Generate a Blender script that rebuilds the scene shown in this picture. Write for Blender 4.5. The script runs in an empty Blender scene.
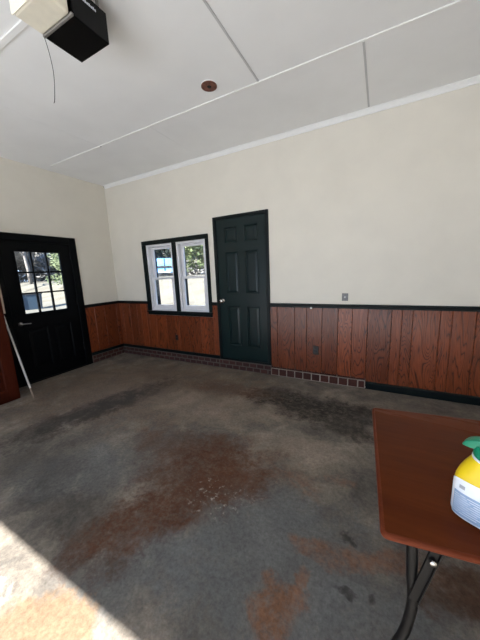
import bpy, bmesh, math, random
from mathutils import Vector, Matrix, noise
random.seed(7)
S = bpy.context.scene
COL = S.collection
PI = math.pi

# ------------------------------------------------------------------ camera
CAM_F, YAW, PITCH, ROLL, CAM_H = 265.057, 0.489359, -0.179641, -0.04387, 1.4575
_f = Vector((-math.sin(YAW)*math.cos(PITCH), math.cos(YAW)*math.cos(PITCH), math.sin(PITCH)))
_r = Vector((math.cos(YAW), math.sin(YAW), 0))
_u = _r.cross(_f)
_r2 = _r*math.cos(ROLL) + _u*math.sin(ROLL)
_u2 = -_r*math.sin(ROLL) + _u*math.cos(ROLL)
cd = bpy.data.cameras.new('camera')
cd.sensor_fit = 'AUTO'; cd.sensor_width = 36.0; cd.lens = CAM_F*36.0/640.0
cd.clip_start = 0.02; cd.clip_end = 500
cam = bpy.data.objects.new('camera', cd); COL.objects.link(cam)
M = Matrix((_r2, _u2, -_f)).transposed().to_4x4()
M.translation = Vector((0, 0, CAM_H))
cam.matrix_world = M
S.camera = cam

# ------------------------------------------------------------------ world, sun, exposure
SUN_ELEV = math.radians(32.0)
SUN_AZ = math.radians(12.0)          # light travels mostly towards +y, a little towards +x
w = bpy.data.worlds.new('world'); S.world = w; w.use_nodes = True
nt = w.node_tree; nt.nodes.clear()
# clear winter sky: pale blue haze low down, deeper blue overhead
tc = nt.nodes.new('ShaderNodeTexCoord'); sp = nt.nodes.new('ShaderNodeSeparateXYZ')
cr = nt.nodes.new('ShaderNodeValToRGB')
cr.color_ramp.elements[0].position = 0.0; cr.color_ramp.elements[0].color = (0.46, 0.60, 0.84, 1)
cr.color_ramp.elements[1].position = 0.7; cr.color_ramp.elements[1].color = (0.30, 0.52, 1.00, 1)
bg = nt.nodes.new('ShaderNodeBackground'); bg.inputs['Strength'].default_value = 1.45
wo = nt.nodes.new('ShaderNodeOutputWorld')
nt.links.new(tc.outputs['Generated'], sp.inputs[0]); nt.links.new(sp.outputs[2], cr.inputs[0])
nt.links.new(cr.outputs[0], bg.inputs['Color']); nt.links.new(bg.outputs[0], wo.inputs['Surface'])
sd = bpy.data.lights.new('sun', 'SUN'); sd.energy = 15.0; sd.angle = math.radians(0.3)
sd.color = (1.0, 0.985, 0.955)
sun = bpy.data.objects.new('sun', sd); COL.objects.link(sun)
_sd = Vector((math.sin(SUN_AZ)*math.cos(SUN_ELEV), math.cos(SUN_AZ)*math.cos(SUN_ELEV), -math.sin(SUN_ELEV)))
sun.rotation_euler = _sd.to_track_quat('-Z', 'Y').to_euler()
sun.location = (0, -12, 12)
S.view_settings.view_transform = 'Standard'
S.view_settings.look = 'None'
S.view_settings.gamma = 1.0
S.view_settings.use_curve_mapping = False
S.view_settings.exposure = 1.18

# ------------------------------------------------------------------ room sizes
XL, XR, YB, YF, H = -4.3985, 2.4, 3.3724, -2.3, 3.044
EDGE_Y = 0.506                                       # where the sun patch on the floor ends
HEAD_Z = 2.15                                        # height of the big door opening
_run = (_sd.y/-_sd.z)*HEAD_Z
YF = EDGE_Y - _run + 0.2                                   # outer face of the header that casts the edge
WT = 0.2
OPEN_X0, OPEN_X1 = -3.75, 1.35

# light portal in the big door opening (helps sampling only, gives off nothing)
pl = bpy.data.lights.new('portal', 'AREA'); pl.shape = 'RECTANGLE'
pl.size = OPEN_X1-OPEN_X0; pl.size_y = HEAD_Z; pl.cycles.is_portal = True
po = bpy.data.objects.new('portal', pl); COL.objects.link(po)
po.location = ((OPEN_X0+OPEN_X1)/2, YF, HEAD_Z/2)
po.rotation_euler = (PI/2, 0, 0)                     # faces +y, into the room
po.rotation_euler = Vector((0, 1, 0)).to_track_quat('-Z', 'Z').to_euler()

# ------------------------------------------------------------------ material helpers
class NT:
    def __init__(s, name):
        s.m = bpy.data.materials.new(name); s.m.use_nodes = True
        s.t = s.m.node_tree; s.t.nodes.clear()
        s.out = s.t.nodes.new('ShaderNodeOutputMaterial')
        s.b = s.t.nodes.new('ShaderNodeBsdfPrincipled')
        s.t.links.new(s.b.outputs[0], s.out.inputs['Surface'])
    def n(s, typ, **kw):
        nd = s.t.nodes.new(typ)
        for k, v in kw.items():
            setattr(nd, k, v)
        return nd
    def put(s, sock, v):
        if isinstance(v, bpy.types.NodeSocket): s.t.links.new(v, sock)
        elif isinstance(v, (tuple, list)) and len(v) == 3 and sock.type == 'RGBA': sock.default_value = (*v, 1)
        else: sock.default_value = v
    def math(s, op, a, b=0.0, c=0.0, clamp=False):
        nd = s.n('ShaderNodeMath', operation=op, use_clamp=clamp)
        s.put(nd.inputs[0], a); s.put(nd.inputs[1], b); s.put(nd.inputs[2], c)
        return nd.outputs[0]
    def vmath(s, op, a, b=(0, 0, 0)):
        nd = s.n('ShaderNodeVectorMath', operation=op)
        s.put(nd.inputs[0], a); s.put(nd.inputs[1], b)
        return nd.outputs[0]
    def coord(s, kind='Object'):
        return s.n('ShaderNodeTexCoord').outputs[kind]
    def scale(s, v, sc):
        return s.vmath('MULTIPLY', v, sc)
    def noise(s, v, sc=5, det=4, rough=0.55, dist=0.0, out=0):
        nd = s.n('ShaderNodeTexNoise'); s.put(nd.inputs['Vector'], v)
        nd.inputs['Scale'].default_value = sc; nd.inputs['Detail'].default_value = det
        nd.inputs['Roughness'].default_value = rough; nd.inputs['Distortion'].default_value = dist
        return nd.outputs[out]
    def ramp(s, f, stops):
        nd = s.n('ShaderNodeValToRGB'); s.put(nd.inputs[0], f)
        cr = nd.color_ramp
        while len(cr.elements) < len(stops): cr.elements.new(0.5)
        for e, (p, c) in zip(cr.elements, stops):
            e.position = p
            e.color = (c, c, c, 1) if not isinstance(c, (tuple, list)) else (*c, 1)
        return nd.outputs[0]
    def mix(s, f, a, b, mode='MIX'):
        nd = s.n('ShaderNodeMix', data_type='RGBA', blend_type=mode)
        s.put(nd.inputs[0], f); s.put(nd.inputs[6], a); s.put(nd.inputs[7], b)
        return nd.outputs[2]
    def xyz(s, v):
        nd = s.n('ShaderNodeSeparateXYZ'); s.put(nd.inputs[0], v); return nd.outputs
    def comb(s, x, y, z):
        nd = s.n('ShaderNodeCombineXYZ'); s.put(nd.inputs[0], x); s.put(nd.inputs[1], y); s.put(nd.inputs[2], z)
        return nd.outputs[0]
    def set(s, **kw):
        for k, v in kw.items():
            s.put(s.b.inputs[{'color': 'Base Color', 'rough': 'Roughness', 'metal': 'Metallic', 'spec': 'Specular IOR Level',
                              'coat': 'Coat Weight', 'coat_rough': 'Coat Roughness', 'trans': 'Transmission Weight', 'sub': 'Subsurface Weight'}[k]], v)
        return s
    def bump(s, h, strength=0.3, dist=0.01):
        nd = s.n('ShaderNodeBump'); s.put(nd.inputs['Height'], h)
        nd.inputs['Strength'].default_value = strength; nd.inputs['Distance'].default_value = dist
        s.t.links.new(nd.outputs[0], s.b.inputs['Normal'])

def paint(name, col, rough=0.5, var=0.06, sc=8, bump=0.08, metal=0.0, spec=0.5):
    t = NT(name); v = t.coord()
    n = t.noise(v, sc, 5)
    c2 = tuple(c*(1-var*2) for c in col); c1 = tuple(min(1, c*(1+var)) for c in col)
    t.set(color=t.ramp(n, [(0.3, c2), (0.7, c1)]), rough=rough, metal=metal, spec=spec)
    if bump: t.bump(t.noise(v, sc*9, 3), bump, 0.004)
    return t.m

def mat_wainscot():
    t = NT('stained_oak_boards')
    rnd = t.n('ShaderNodeNewGeometry').outputs['Random Per Island']
    o = t.xyz(t.coord())
    hx = t.math('ADD', o[0], o[1])
    hx = t.math('ADD', hx, t.math('MULTIPLY', rnd, 37.0))
    z = t.math('ADD', o[2], t.math('MULTIPLY', rnd, 19.0))
    v = t.comb(hx, 0.0, t.math('MULTIPLY', z, 0.13))
    big = t.noise(v, 7.0, 2, 0.5, 0.4)                       # slow field whose contours are the cathedral figure
    rings = t.math('FRACT', t.math('MULTIPLY', big, 24.0))
    tri = t.math('ABSOLUTE', t.math('SUBTRACT', rings, 0.5))
    grain = t.ramp(tri, [(0.0, 0.0), (0.17, 0.75), (0.5, 1.0)])
    fine = t.noise(t.comb(t.math('MULTIPLY', hx, 160), 0.0, t.math('MULTIPLY', z, 5.0)), 1.0, 3, 0.6)
    g = t.math('MULTIPLY', grain, t.math('ADD', 0.55, t.math('MULTIPLY', fine, 0.75)), clamp=True)
    c = t.mix(g, (0.045, 0.009, 0.003), (0.228, 0.053, 0.016))
    tone = t.math('ADD', 0.72, t.math('MULTIPLY', t.math('FRACT', t.math('MULTIPLY', rnd, 91.7)), 0.5))
    c = t.mix(1.0, c, t.comb(tone, tone, tone), 'MULTIPLY')
    t.set(color=c, rough=t.math('ADD', 0.20, t.math('MULTIPLY', fine, 0.2)), spec=0.45)
    t.bump(g, 0.3, 0.002)
    return t.m

def mat_varnish(name, dark, light, axis=0, rough=0.2, sc=3.0):
    t = NT(name); o = t.xyz(t.coord())
    k = [1.0, 1.0, 1.0]; k[axis] = 0.1
    v = t.comb(t.math('MULTIPLY', o[0], k[0]), t.math('MULTIPLY', o[1], k[1]), t.math('MULTIPLY', o[2], k[2]))
    n = t.noise(v, sc*2, 4, 0.55, 0.8)
    f = t.noise(v, sc*30, 3, 0.6)
    g = t.math('ADD', t.math('MULTIPLY', n, 0.7), t.math('MULTIPLY', f, 0.3))
    t.set(color=t.ramp(g, [(0.3, dark), (0.7, light)]), rough=t.math('ADD', rough-0.05, t.math('MULTIPLY', n, 0.14)), spec=0.05)
    return t.m

def mat_floor():
    t = NT('stained_concrete')
    p = t.coord(); o = t.xyz(p)
    n1 = t.noise(p, 1.1, 6, 0.6, 0.3, out=1); n2 = t.noise(p, 5.0, 6, 0.65, 0.5, out=1)
    d = t.vmath('ADD', t.scale(t.vmath('SUBTRACT', n1, (0.5, 0.5, 0.5)), (0.55, 0.55, 0)), t.scale(t.vmath('SUBTRACT', n2, (0.5, 0.5, 0.5)), (0.22, 0.22, 0)))
    q = t.vmath('ADD', p, d); qx, qy, _ = t.xyz(q)
    mott = t.noise(p, 3.2, 8, 0.68, 0.4)
    grit = t.noise(p, 45, 8, 0.8)
    spk = t.noise(p, 14, 5, 0.7)
    c = t.ramp(mott, [(0.30, (0.065, 0.061, 0.055)), (0.5, (0.140, 0.122, 0.102)), (0.70, (0.245, 0.208, 0.168))])
    e1 = t.noise(p, 7.0, 7, 0.72, 0.6); e2 = t.noise(p, 24, 5, 0.7)
    edge = t.math('ADD', t.math('MULTIPLY', t.math('SUBTRACT', e1, 0.5), 2.0), t.math('MULTIPLY', t.math('SUBTRACT', e2, 0.5), 0.8))
    def blob(c, x, y, rx, ry, ang, col, strength, soft=0.6, tex=None):
        ca, sa = math.cos(math.radians(ang)), math.sin(math.radians(ang))
        dx = t.math('SUBTRACT', qx, x); dy = t.math('SUBTRACT', qy, y)
        a = t.math('ADD', t.math('MULTIPLY', dx, ca/rx), t.math('MULTIPLY', dy, sa/rx))
        b = t.math('ADD', t.math('MULTIPLY', dx, -sa/ry), t.math('MULTIPLY', dy, ca/ry))
        r2 = t.math('ADD', t.math('MULTIPLY', a, a), t.math('MULTIPLY', b, b))
        r2 = t.math('ADD', r2, edge)
        nd = t.n('ShaderNodeMapRange', interpolation_type='SMOOTHSTEP')
        t.put(nd.inputs[0], r2); nd.inputs[1].default_value = 1.0; nd.inputs[2].default_value = 1.0-soft*1.25
        nd.inputs[3].default_value = 0.0; nd.inputs[4].default_value = strength
        f = nd.outputs[0]
        if tex is not None: f = t.math('MULTIPLY', f, tex, clamp=True)
        return t.mix(f, c, col)
    tx = t.ramp(mott, [(0.33, 0.35), (0.6, 1.0)])
    tx2 = t.ramp(spk, [(0.4, 0.15), (0.6, 1.0)])
    tx3 = t.ramp(t.noise(p, 20, 7, 0.78), [(0.34, 0.35), (0.54, 1.0)])
    BROWN = (0.085, 0.038, 0.020); DARK = (0.030, 0.026, 0.022); RUST = (0.185, 0.095, 0.055)
    GREY = (0.26, 0.205, 0.160); BLUE = (0.118, 0.121, 0.120); TAN = (0.130, 0.090, 0.060)
    ORANGE = (0.165, 0.110, 0.068); PALE_BOUNCE = (0.35, 0.34, 0.32)
    for a in FLOOR_BLOBS(BROWN, DARK, RUST, GREY, BLUE, TAN, ORANGE, PALE_BOUNCE):
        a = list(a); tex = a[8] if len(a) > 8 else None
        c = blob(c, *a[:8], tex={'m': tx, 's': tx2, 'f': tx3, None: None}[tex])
    # pale flakes where the coating has come off
    fl = t.ramp(t.noise(p, 26, 4, 0.7), [(0.57, 0.0), (0.64, 1.0)])
    c = blob(c, -0.92, 1.22, 0.30, 0.20, 20, (0.36, 0.33, 0.29), 0.8, 0.8, fl)
    cloud = t.noise(p, 2.1, 7, 0.7, 0.8)
    k = t.math('MULTIPLY', t.math('ADD', 0.05, t.math('MULTIPLY', grit, 2.12)), t.math('ADD', 0.45, t.math('MULTIPLY', cloud, 1.10)))
    c = t.mix(1.0, c, t.comb(k, k, k), 'MULTIPLY')
    t.set(color=c, rough=t.math('ADD', 0.6, t.math('MULTIPLY', mott, 0.3)), spec=0.2)
    t.bump(grit, 0.35, 0.005)
    return t.m

def FLOOR_BLOBS(BROWN, DARK, RUST, GREY, BLUE, TAN, ORANGE, PALE_BOUNCE):
    # x, y, radius x, radius y, angle, colour, strength, softness, texture
    return [
        (-2.8, 2.3, 2.4, 1.3, 20, TAN, 0.85, 0.9, None),
        (-1.5, 2.35, 1.2, 0.5, 10, GREY, 0.7, 0.9, 'm'),
        (-0.55, 1.90, 0.55, 0.28, 0, GREY, 0.6, 0.9, None),
        (-0.35, 1.05, 0.9, 0.6, 0, BLUE, 0.85, 0.7, None),
        (-2.0, 1.0, 0.7, 0.35, 25, BLUE, 0.6, 0.8, None),
        (-1.0, 0.72, 0.5, 0.25, 25, BLUE, 0.6, 0.8, None),
        (-2.75, 1.75, 1.15, 0.30, 78, DARK, 0.85, 0.8, None),
        (-2.3, 0.9, 0.75, 0.22, 10, DARK, 0.55, 0.9, 'm'),
        (-1.6, 0.75, 0.7, 0.2, 0, DARK, 0.5, 0.9, None),
        (-1.10, 1.45, 0.68, 0.50, 40, BROWN, 1.0, 0.9, 'f'),
        (-1.18, 0.95, 0.52, 0.28, 60, BROWN, 1.0, 0.8, 'f'),
        (-1.5, 1.55, 0.6, 0.30, 0, BROWN, 0.6, 0.8, 'm'),
        (-0.95, 1.38, 0.34, 0.26, 30, (0.085, 0.036, 0.018), 0.7, 0.9, None),
        (-0.60, 2.72, 0.95, 0.36, 0, DARK, 1.0, 0.7, 'f'),
        (-0.25, 2.35, 0.50, 0.20, -20, DARK, 0.9, 0.8, 'f'),
        (-1.6, 2.75, 0.8, 0.25, 0, BROWN, 0.6, 0.9, 'm'),
        (0.05, 1.27, 0.36, 0.08, 10, RUST, 0.8, 0.9, 'f'),
        (-0.24, 1.18, 0.15, 0.09, 0, RUST, 0.8, 0.9, 'f'),
        (-0.37, 0.83, 0.14, 0.11, 40, RUST, 1.0, 0.7, 'f'),
        (-0.285, 0.97, 0.05, 0.12, -10, RUST, 0.8, 0.7, 'f'),
        (0.42, 1.27, 0.28, 0.20, 0, (0.075, 0.040, 0.024), 0.95, 0.8, None),
        (-0.18, 1.72, 0.11, 0.06, 0, RUST, 0.6, 0.8, 's'),
        (-0.45, 1.62, 0.25, 0.10, 0, RUST, 0.55, 0.8, 's'),
        (-0.06, 1.37, 0.07, 0.05, 0, DARK, 0.8, 0.8, None),
        (-0.10, 1.03, 0.035, 0.03, 0, DARK, 0.7, 0.8, None),
        (0.03, 1.08, 0.04, 0.04, 0, DARK, 0.7, 0.8, None),
        (-1.0, -1.35, 3.2, 1.75, 0, PALE_BOUNCE, 0.9, 0.5, None),  # pale area added near the opening to bounce sun onto ceiling and walls
        (-1.16, 0.36, 0.30, 0.20, 30, ORANGE, 0.95, 0.5, None),
    ]

def mat_brick(name, a, b, rough=0.85):
    t = NT(name)
    rnd = t.n('ShaderNodeNewGeometry').outputs['Random Per Island']
    n = t.noise(t.coord(), 30, 5)
    c = t.mix(rnd, a, b)
    t.set(color=t.mix(t.math('MULTIPLY', n, 0.5), c, tuple(x*0.4 for x in a)), rough=rough)
    t.bump(n, 0.3, 0.004)
    return t.m

def mat_ground():
    t = NT('pale_gravel_and_grass'); p = t.coord()
    n = t.noise(p, 0.45, 6, 0.65); f = t.noise(p, 6, 6, 0.75)
    c = t.ramp(n, [(0.35, (0.105, 0.091, 0.068)), (0.5, (0.138, 0.127, 0.100)), (0.68, (0.115, 0.098, 0.070))])
    g = t.ramp(f, [(0.56, 0.0), (0.70, 0.75)])
    c = t.mix(g, c, (0.075, 0.070, 0.035))
    lf = t.ramp(t.noise(p, 9, 4, 0.7), [(0.62, 0.0), (0.68, 0.8)])
    c = t.mix(lf, c, (0.115, 0.07, 0.035))
    t.set(color=c, rough=0.95, spec=0.2); t.bump(f, 0.4, 0.03)
    return t.m

def mat_leaf(name, a, b):
    t = NT(name)
    rnd = t.n('ShaderNodeNewGeometry').outputs['Random Per Island']
    t.set(color=t.mix(rnd, a, b), rough=0.6, spec=0.3)
    return t.m

def mat_glass(name):
    m = bpy.data.materials.new(name); m.use_nodes = True; t = m.node_tree; t.nodes.clear()
    o = t.nodes.new('ShaderNodeOutputMaterial'); mx = t.nodes.new('ShaderNodeMixShader')
    tr = t.nodes.new('ShaderNodeBsdfTransparent'); gl = t.nodes.new('ShaderNodeBsdfGlossy')
    tr.inputs[0].default_value = (0.95, 0.96, 0.96, 1); gl.inputs['Roughness'].default_value = 0.02
    fr = t.nodes.new('ShaderNodeFresnel'); fr.inputs[0].default_value = 1.25
    t.links.new(fr.outputs[0], mx.inputs[0]); t.links.new(tr.outputs[0], mx.inputs[1]); t.links.new(gl.outputs[0], mx.inputs[2])
    t.links.new(mx.outputs[0], o.inputs['Surface'])
    return m

MT = {
    'wall': paint('cream_wall_paint', (0.755, 0.715, 0.625), 0.55, 0.02, 3, 0.05),
    'ceil': paint('white_ceiling_board', (0.88, 0.88, 0.87), 0.7, 0.02, 2, 0.05),
    'seam_shade': paint('seam_shade_grey', (0.55, 0.55, 0.55), 0.6, 0.03, 9, 0),  # grey paints in the shaded side of the thin cross battens
    'batten': paint('white_batten_paint', (0.88, 0.88, 0.86), 0.45, 0.01, 9, 0),
    'trim': paint('black_green_trim_paint', (0.004, 0.008, 0.008), 0.42, 0.08, 6, 0.05, 0.0, 0.18),
    'green': paint('dark_green_door_paint', (0.004, 0.0135, 0.0140), 0.30, 0.06, 5, 0.05, 0.0, 0.25),
    'black': paint('black_door_paint', (0.002, 0.0025, 0.003), 0.45, 0.06, 5, 0.05, 0.0, 0.1),
    'vinyl': paint('white_vinyl', (0.74, 0.74, 0.76), 0.4, 0.02, 9, 0),
    'wood': mat_wainscot(),
    'cabwood': mat_varnish('dark_red_cabinet_wood', (0.022, 0.005, 0.003), (0.065, 0.013, 0.006), 2, 0.3, 4),
    'table': mat_varnish('mahogany_table_varnish', (0.062, 0.012, 0.0035), (0.125, 0.029, 0.008), 0, 0.24, 2.5),
    'table_edge': mat_varnish('worn_table_edge', (0.085, 0.017, 0.006), (0.17, 0.042, 0.018), 0, 0.3, 5),
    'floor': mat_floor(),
    'brick': mat_brick('old_red_brick', (0.040, 0.011, 0.007), (0.075, 0.022, 0.014)),
    'brick_b': mat_brick('stained_red_brick', (0.05, 0.011, 0.006), (0.085, 0.02, 0.011)),
    'mortar': paint('dark_mortar', (0.095, 0.072, 0.06), 0.9, 0.1, 20, 0.2),
    'mortar_w': paint('pale_mortar', (0.34, 0.29, 0.24), 0.9, 0.12, 25, 0.2),
    'ext': mat_brick('outer_wall_brick', (0.10, 0.055, 0.04), (0.13, 0.07, 0.05)),
    'ground': mat_ground(),
    'asphalt': paint('grey_asphalt', (0.12, 0.125, 0.135), 0.9, 0.1, 3, 0.2),
    'drive': paint('pale_concrete_drive', (0.64, 0.65, 0.66), 0.9, 0.05, 1.5, 0.1),
    'steel_black': paint('black_enamel_steel', (0.004, 0.004, 0.0045), 0.3, 0.1, 12, 0.03, 0.0, 0.2),
    'case_black': paint('black_plastic_case', (0.001, 0.001, 0.0012), 0.35, 0.1, 20, 0.05, 0.0, 0.15),
    'case_rim': paint('dull_grey_metal', (0.32, 0.31, 0.29), 0.4, 0.1, 20, 0, 0.6),
    'lens': paint('yellowed_lens_plastic', (0.80, 0.75, 0.62), 0.45, 0.05, 10, 0),
    'lens_edge': paint('cream_lens_edge', (0.93, 0.89, 0.74), 0.4, 0.03, 10, 0),
    'chrome': paint('worn_chrome', (0.65, 0.63, 0.60), 0.25, 0.05, 20, 0, 1.0),
    'pewter': paint('dull_nickel', (0.42, 0.41, 0.40), 0.35, 0.05, 20, 0, 1.0),
    'white_paint': paint('white_stick_paint', (0.72, 0.69, 0.64), 0.5, 0.08, 12, 0.05),
    'tip': paint('tan_worn_tip', (0.30, 0.22, 0.16), 0.7, 0.1, 30, 0.1),
    'rustplate': paint('rust_red_plate', (0.19, 0.070, 0.045), 0.6, 0.3, 35, 0.2),
    'hole': paint('dark_hole', (0.01, 0.008, 0.007), 0.8, 0.05, 20, 0),
    'plate_grey': paint('grey_plate', (0.16, 0.16, 0.165), 0.4, 0.15, 60, 0),
    'plate_dark': paint('dark_brown_plate', (0.012, 0.011, 0.010), 0.4, 0.05, 30, 0),
    'plate_bronze': paint('dull_bronze_plate', (0.02, 0.014, 0.011), 0.4, 0.05, 30, 0),
    'yellow': paint('yellow_plastic', (0.80, 0.58, 0.010), 0.38, 0.04, 12, 0),
    'green_cap': paint('green_plastic', (0.006, 0.22, 0.115), 0.38, 0.05, 15, 0),
    'label_w': paint('pale_label_paper', (0.80, 0.84, 0.90), 0.45, 0.03, 30, 0),
    'label_b': paint('blue_label_print', (0.28, 0.40, 0.58), 0.45, 0.06, 40, 0),
    'label_g': paint('grey_label_print', (0.36, 0.39, 0.44), 0.45, 0.06, 40, 0),
    'glass': mat_glass('window_glass'),
    'bark': paint('grey_bark', (0.16, 0.14, 0.12), 0.9, 0.2, 10, 0.4),
    'leaf_dark': mat_leaf('dark_evergreen_leaf', (0.012, 0.015, 0.010), (0.035, 0.04, 0.026)),
    'leaf_green': mat_leaf('fresh_green_leaf', (0.06, 0.085, 0.035), (0.15, 0.17, 0.085)),
    'leaf_grey': mat_leaf('grey_brown_twigs', (0.09, 0.085, 0.078), (0.24, 0.23, 0.21)),
    'van': paint('light_blue_car_paint', (0.16, 0.40, 0.75), 0.3, 0.03, 4, 0),
    'van_white': paint('white_car_plastic', (0.75, 0.77, 0.80), 0.4, 0.03, 4, 0),
    'tyre': paint('tyre_rubber', (0.015, 0.015, 0.016), 0.8, 0.05, 10, 0),
    'binblue': paint('dark_blue_bin_plastic', (0.020, 0.040, 0.060), 0.5, 0.06, 8, 0),
    'bingrey': paint('dark_grey_bin_lid', (0.035, 0.038, 0.042), 0.5, 0.06, 8, 0),
}

# ------------------------------------------------------------------ mesh helpers
def obj(name, bm, mats, parent=None, smooth=False, autosmooth=None):
    me = bpy.data.meshes.new(name)
    bmesh.ops.recalc_face_normals(bm, faces=bm.faces)
    bm.to_mesh(me); bm.free()
    if not isinstance(mats, (list, tuple)): mats = [mats]
    for m in mats: me.materials.append(MT[m] if isinstance(m, str) else m)
    if smooth or autosmooth:
        for p in me.polygons: p.use_smooth = True
        if autosmooth:
            try: me.set_sharp_from_angle(angle=math.radians(autosmooth))
            except Exception: pass
    o = bpy.data.objects.new(name, me); COL.objects.link(o)
    if parent is not None: o.parent = parent
    return o
def B(): return bmesh.new()
def merge(bm, src, mat=0):
    vm = {v: bm.verts.new(v.co) for v in src.verts}
    for f in src.faces:
        try:
            nf = bm.faces.new([vm[v] for v in f.verts]); nf.material_index = mat; nf.smooth = f.smooth
        except ValueError: pass
    src.free()
def box(bm, lo, hi, mat=0, bev=0.0, seg=1):
    t = bmesh.new(); bmesh.ops.create_cube(t, size=1.0)
    lo = Vector(lo); hi = Vector(hi); c = (lo+hi)/2; s = hi-lo
    for v in t.verts: v.co = Vector((v.co.x*s.x, v.co.y*s.y, v.co.z*s.z)) + c
    if bev > 0: bmesh.ops.bevel(t, geom=list(t.edges), offset=min(bev, 0.45*min(abs(s.x), abs(s.y), abs(s.z))), segments=seg, affect='EDGES', profile=0.5)
    merge(bm, t, mat)
def tube(bm, pts, r, seg=12, mat=0, cap=True):
    pts = [Vector(p) for p in pts]; n = len(pts)
    rs = r if isinstance(r, (list, tuple)) else [r]*n
    rings = []; up = None
    for i, p in enumerate(pts):
        d = (pts[min(i+1, n-1)]-pts[max(i-1, 0)]).normalized()
        if up is None: up = d.orthogonal().normalized()
        up = (up - d*up.dot(d)).normalized(); s = d.cross(up)
        rings.append([bm.verts.new(p+(up*math.cos(2*PI*k/seg)+s*math.sin(2*PI*k/seg))*rs[i]) for k in range(seg)])
    for a, b in zip(rings, rings[1:]):
        for k in range(seg):
            f = bm.faces.new([a[k], a[(k+1) % seg], b[(k+1) % seg], b[k]]); f.material_index = mat; f.smooth = True
    if cap:
        for rg in (rings[0], rings[-1]):
            f = bm.faces.new(rg); f.material_index = mat
def spline(pts, n=8):
    P = [Vector(p) for p in pts]; out = []
    for i in range(len(P)-1):
        p0 = P[max(i-1, 0)]; p1 = P[i]; p2 = P[i+1]; p3 = P[min(i+2, len(P)-1)]
        for k in range(n):
            s = k/n
            out.append(0.5*((2*p1)+(p2-p0)*s+(2*p0-5*p1+4*p2-p3)*s*s+(3*p1-p0-3*p2+p3)*s**3))
    out.append(P[-1]); return out
def lathe(bm, prof, origin, axis, seg=28, mat=0):
    origin = Vector(origin); axis = Vector(axis).normalized(); u = axis.orthogonal().normalized(); v = axis.cross(u)
    rings = []
    for r, h in prof:
        rings.append([bm.verts.new(origin+axis*h+(u*math.cos(2*PI*k/seg)+v*math.sin(2*PI*k/seg))*max(r, 1e-4)) for k in range(seg)])
    for a, b in zip(rings, rings[1:]):
        for k in range(seg):
            f = bm.faces.new([a[k], a[(k+1) % seg], b[(k+1) % seg], b[k]]); f.material_index = mat; f.smooth = True
    for rg in (rings[0], rings[-1]):
        f = bm.faces.new(rg); f.material_index = mat
def prism(bm, poly, d0, d1, place, mat=0):
    """poly: 2-D outline; place(u, v, d) -> 3-D"""
    a = [bm.verts.new(place(u, v, d0)) for u, v in poly]; b = [bm.verts.new(place(u, v, d1)) for u, v in poly]
    n = len(poly)
    for i in range(n):
        bm.faces.new([a[i], a[(i+1) % n], b[(i+1) % n], b[i]]).material_index = mat
    bm.faces.new(a).material_index = mat; bm.faces.new(b[::-1]).material_index = mat
def empty(name, loc=(0, 0, 0), rz=0.0):
    o = bpy.data.objects.new(name, None); COL.objects.link(o)
    o.location = loc; o.rotation_euler = (0, 0, rz); o.empty_display_size = 0.1
    return o
def tag(o, label, cat, group=None):
    o['label'] = label; o['category'] = cat
    if group: o['group'] = group
    return o
def struct(o): o['kind'] = 'structure'; return o

# ------------------------------------------------------------------ room shell
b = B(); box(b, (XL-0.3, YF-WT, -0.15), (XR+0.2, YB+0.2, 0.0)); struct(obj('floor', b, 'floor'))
b = B(); box(b, (XL-0.3, YF-WT, H), (XR+0.2, YB+0.3, H+0.12)); struct(obj('ceiling', b, 'ceil'))

# back wall with openings for the window pair and the green door
WX0, WX1, WZ0, WZ1 = -3.53, -2.315, 0.86, 1.96        # window opening
GX0, GX1, GZ0, GZ1 = -2.128, -1.352, 0.152, 2.195     # green door opening
def back_boxes(bm, y0, y1):
    box(bm, (XL-0.3, y0, 0), (WX0, y1, H)); box(bm, (WX0, y0, 0), (WX1, y1, WZ0)); box(bm, (WX0, y0, WZ1), (WX1, y1, H))
    box(bm, (WX1, y0, 0), (GX0, y1, H)); box(bm, (GX0, y0, GZ1), (GX1, y1, H)); box(bm, (GX0, y0, 0), (GX1, y1, GZ0)); box(bm, (GX1, y0, 0), (XR+0.2, y1, H))
b = B(); back_boxes(b, YB, YB+0.11); wb = struct(obj('wall_back', b, 'wall'))
b = B(); back_boxes(b, YB+0.11, YB+0.22); struct(obj('wall_outer', b, 'ext', wb))
# left wall with the black door's opening
DY0, DY1, DZ1 = 1.685, 2.605, 2.005
def left_boxes(bm, x0, x1):
    box(bm, (x0, YF-WT, 0), (x1, DY0, H)); box(bm, (x0, DY0, DZ1), (x1, DY1, H)); box(bm, (x0, DY1, 0), (x1, YB, H))
b = B(); left_boxes(b, XL-0.11, XL); wl = struct(obj('wall_left', b, 'wall'))
b = B(); left_boxes(b, XL-0.22, XL-0.11); struct(obj('wall_outer', b, 'ext', wl))
b = B(); box(b, (XR, YF-WT, 0), (XR+0.2, YB, H)); struct(obj('wall_right', b, 'wall'))
b = B()
box(b, (XL, YF-WT, 0), (OPEN_X0, YF, H)); box(b, (OPEN_X1, YF-WT, 0), (XR, YF, H)); box(b, (OPEN_X0, YF-WT, HEAD_Z), (OPEN_X1, YF, H))
struct(obj('wall_front', b, 'wall'))

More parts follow.
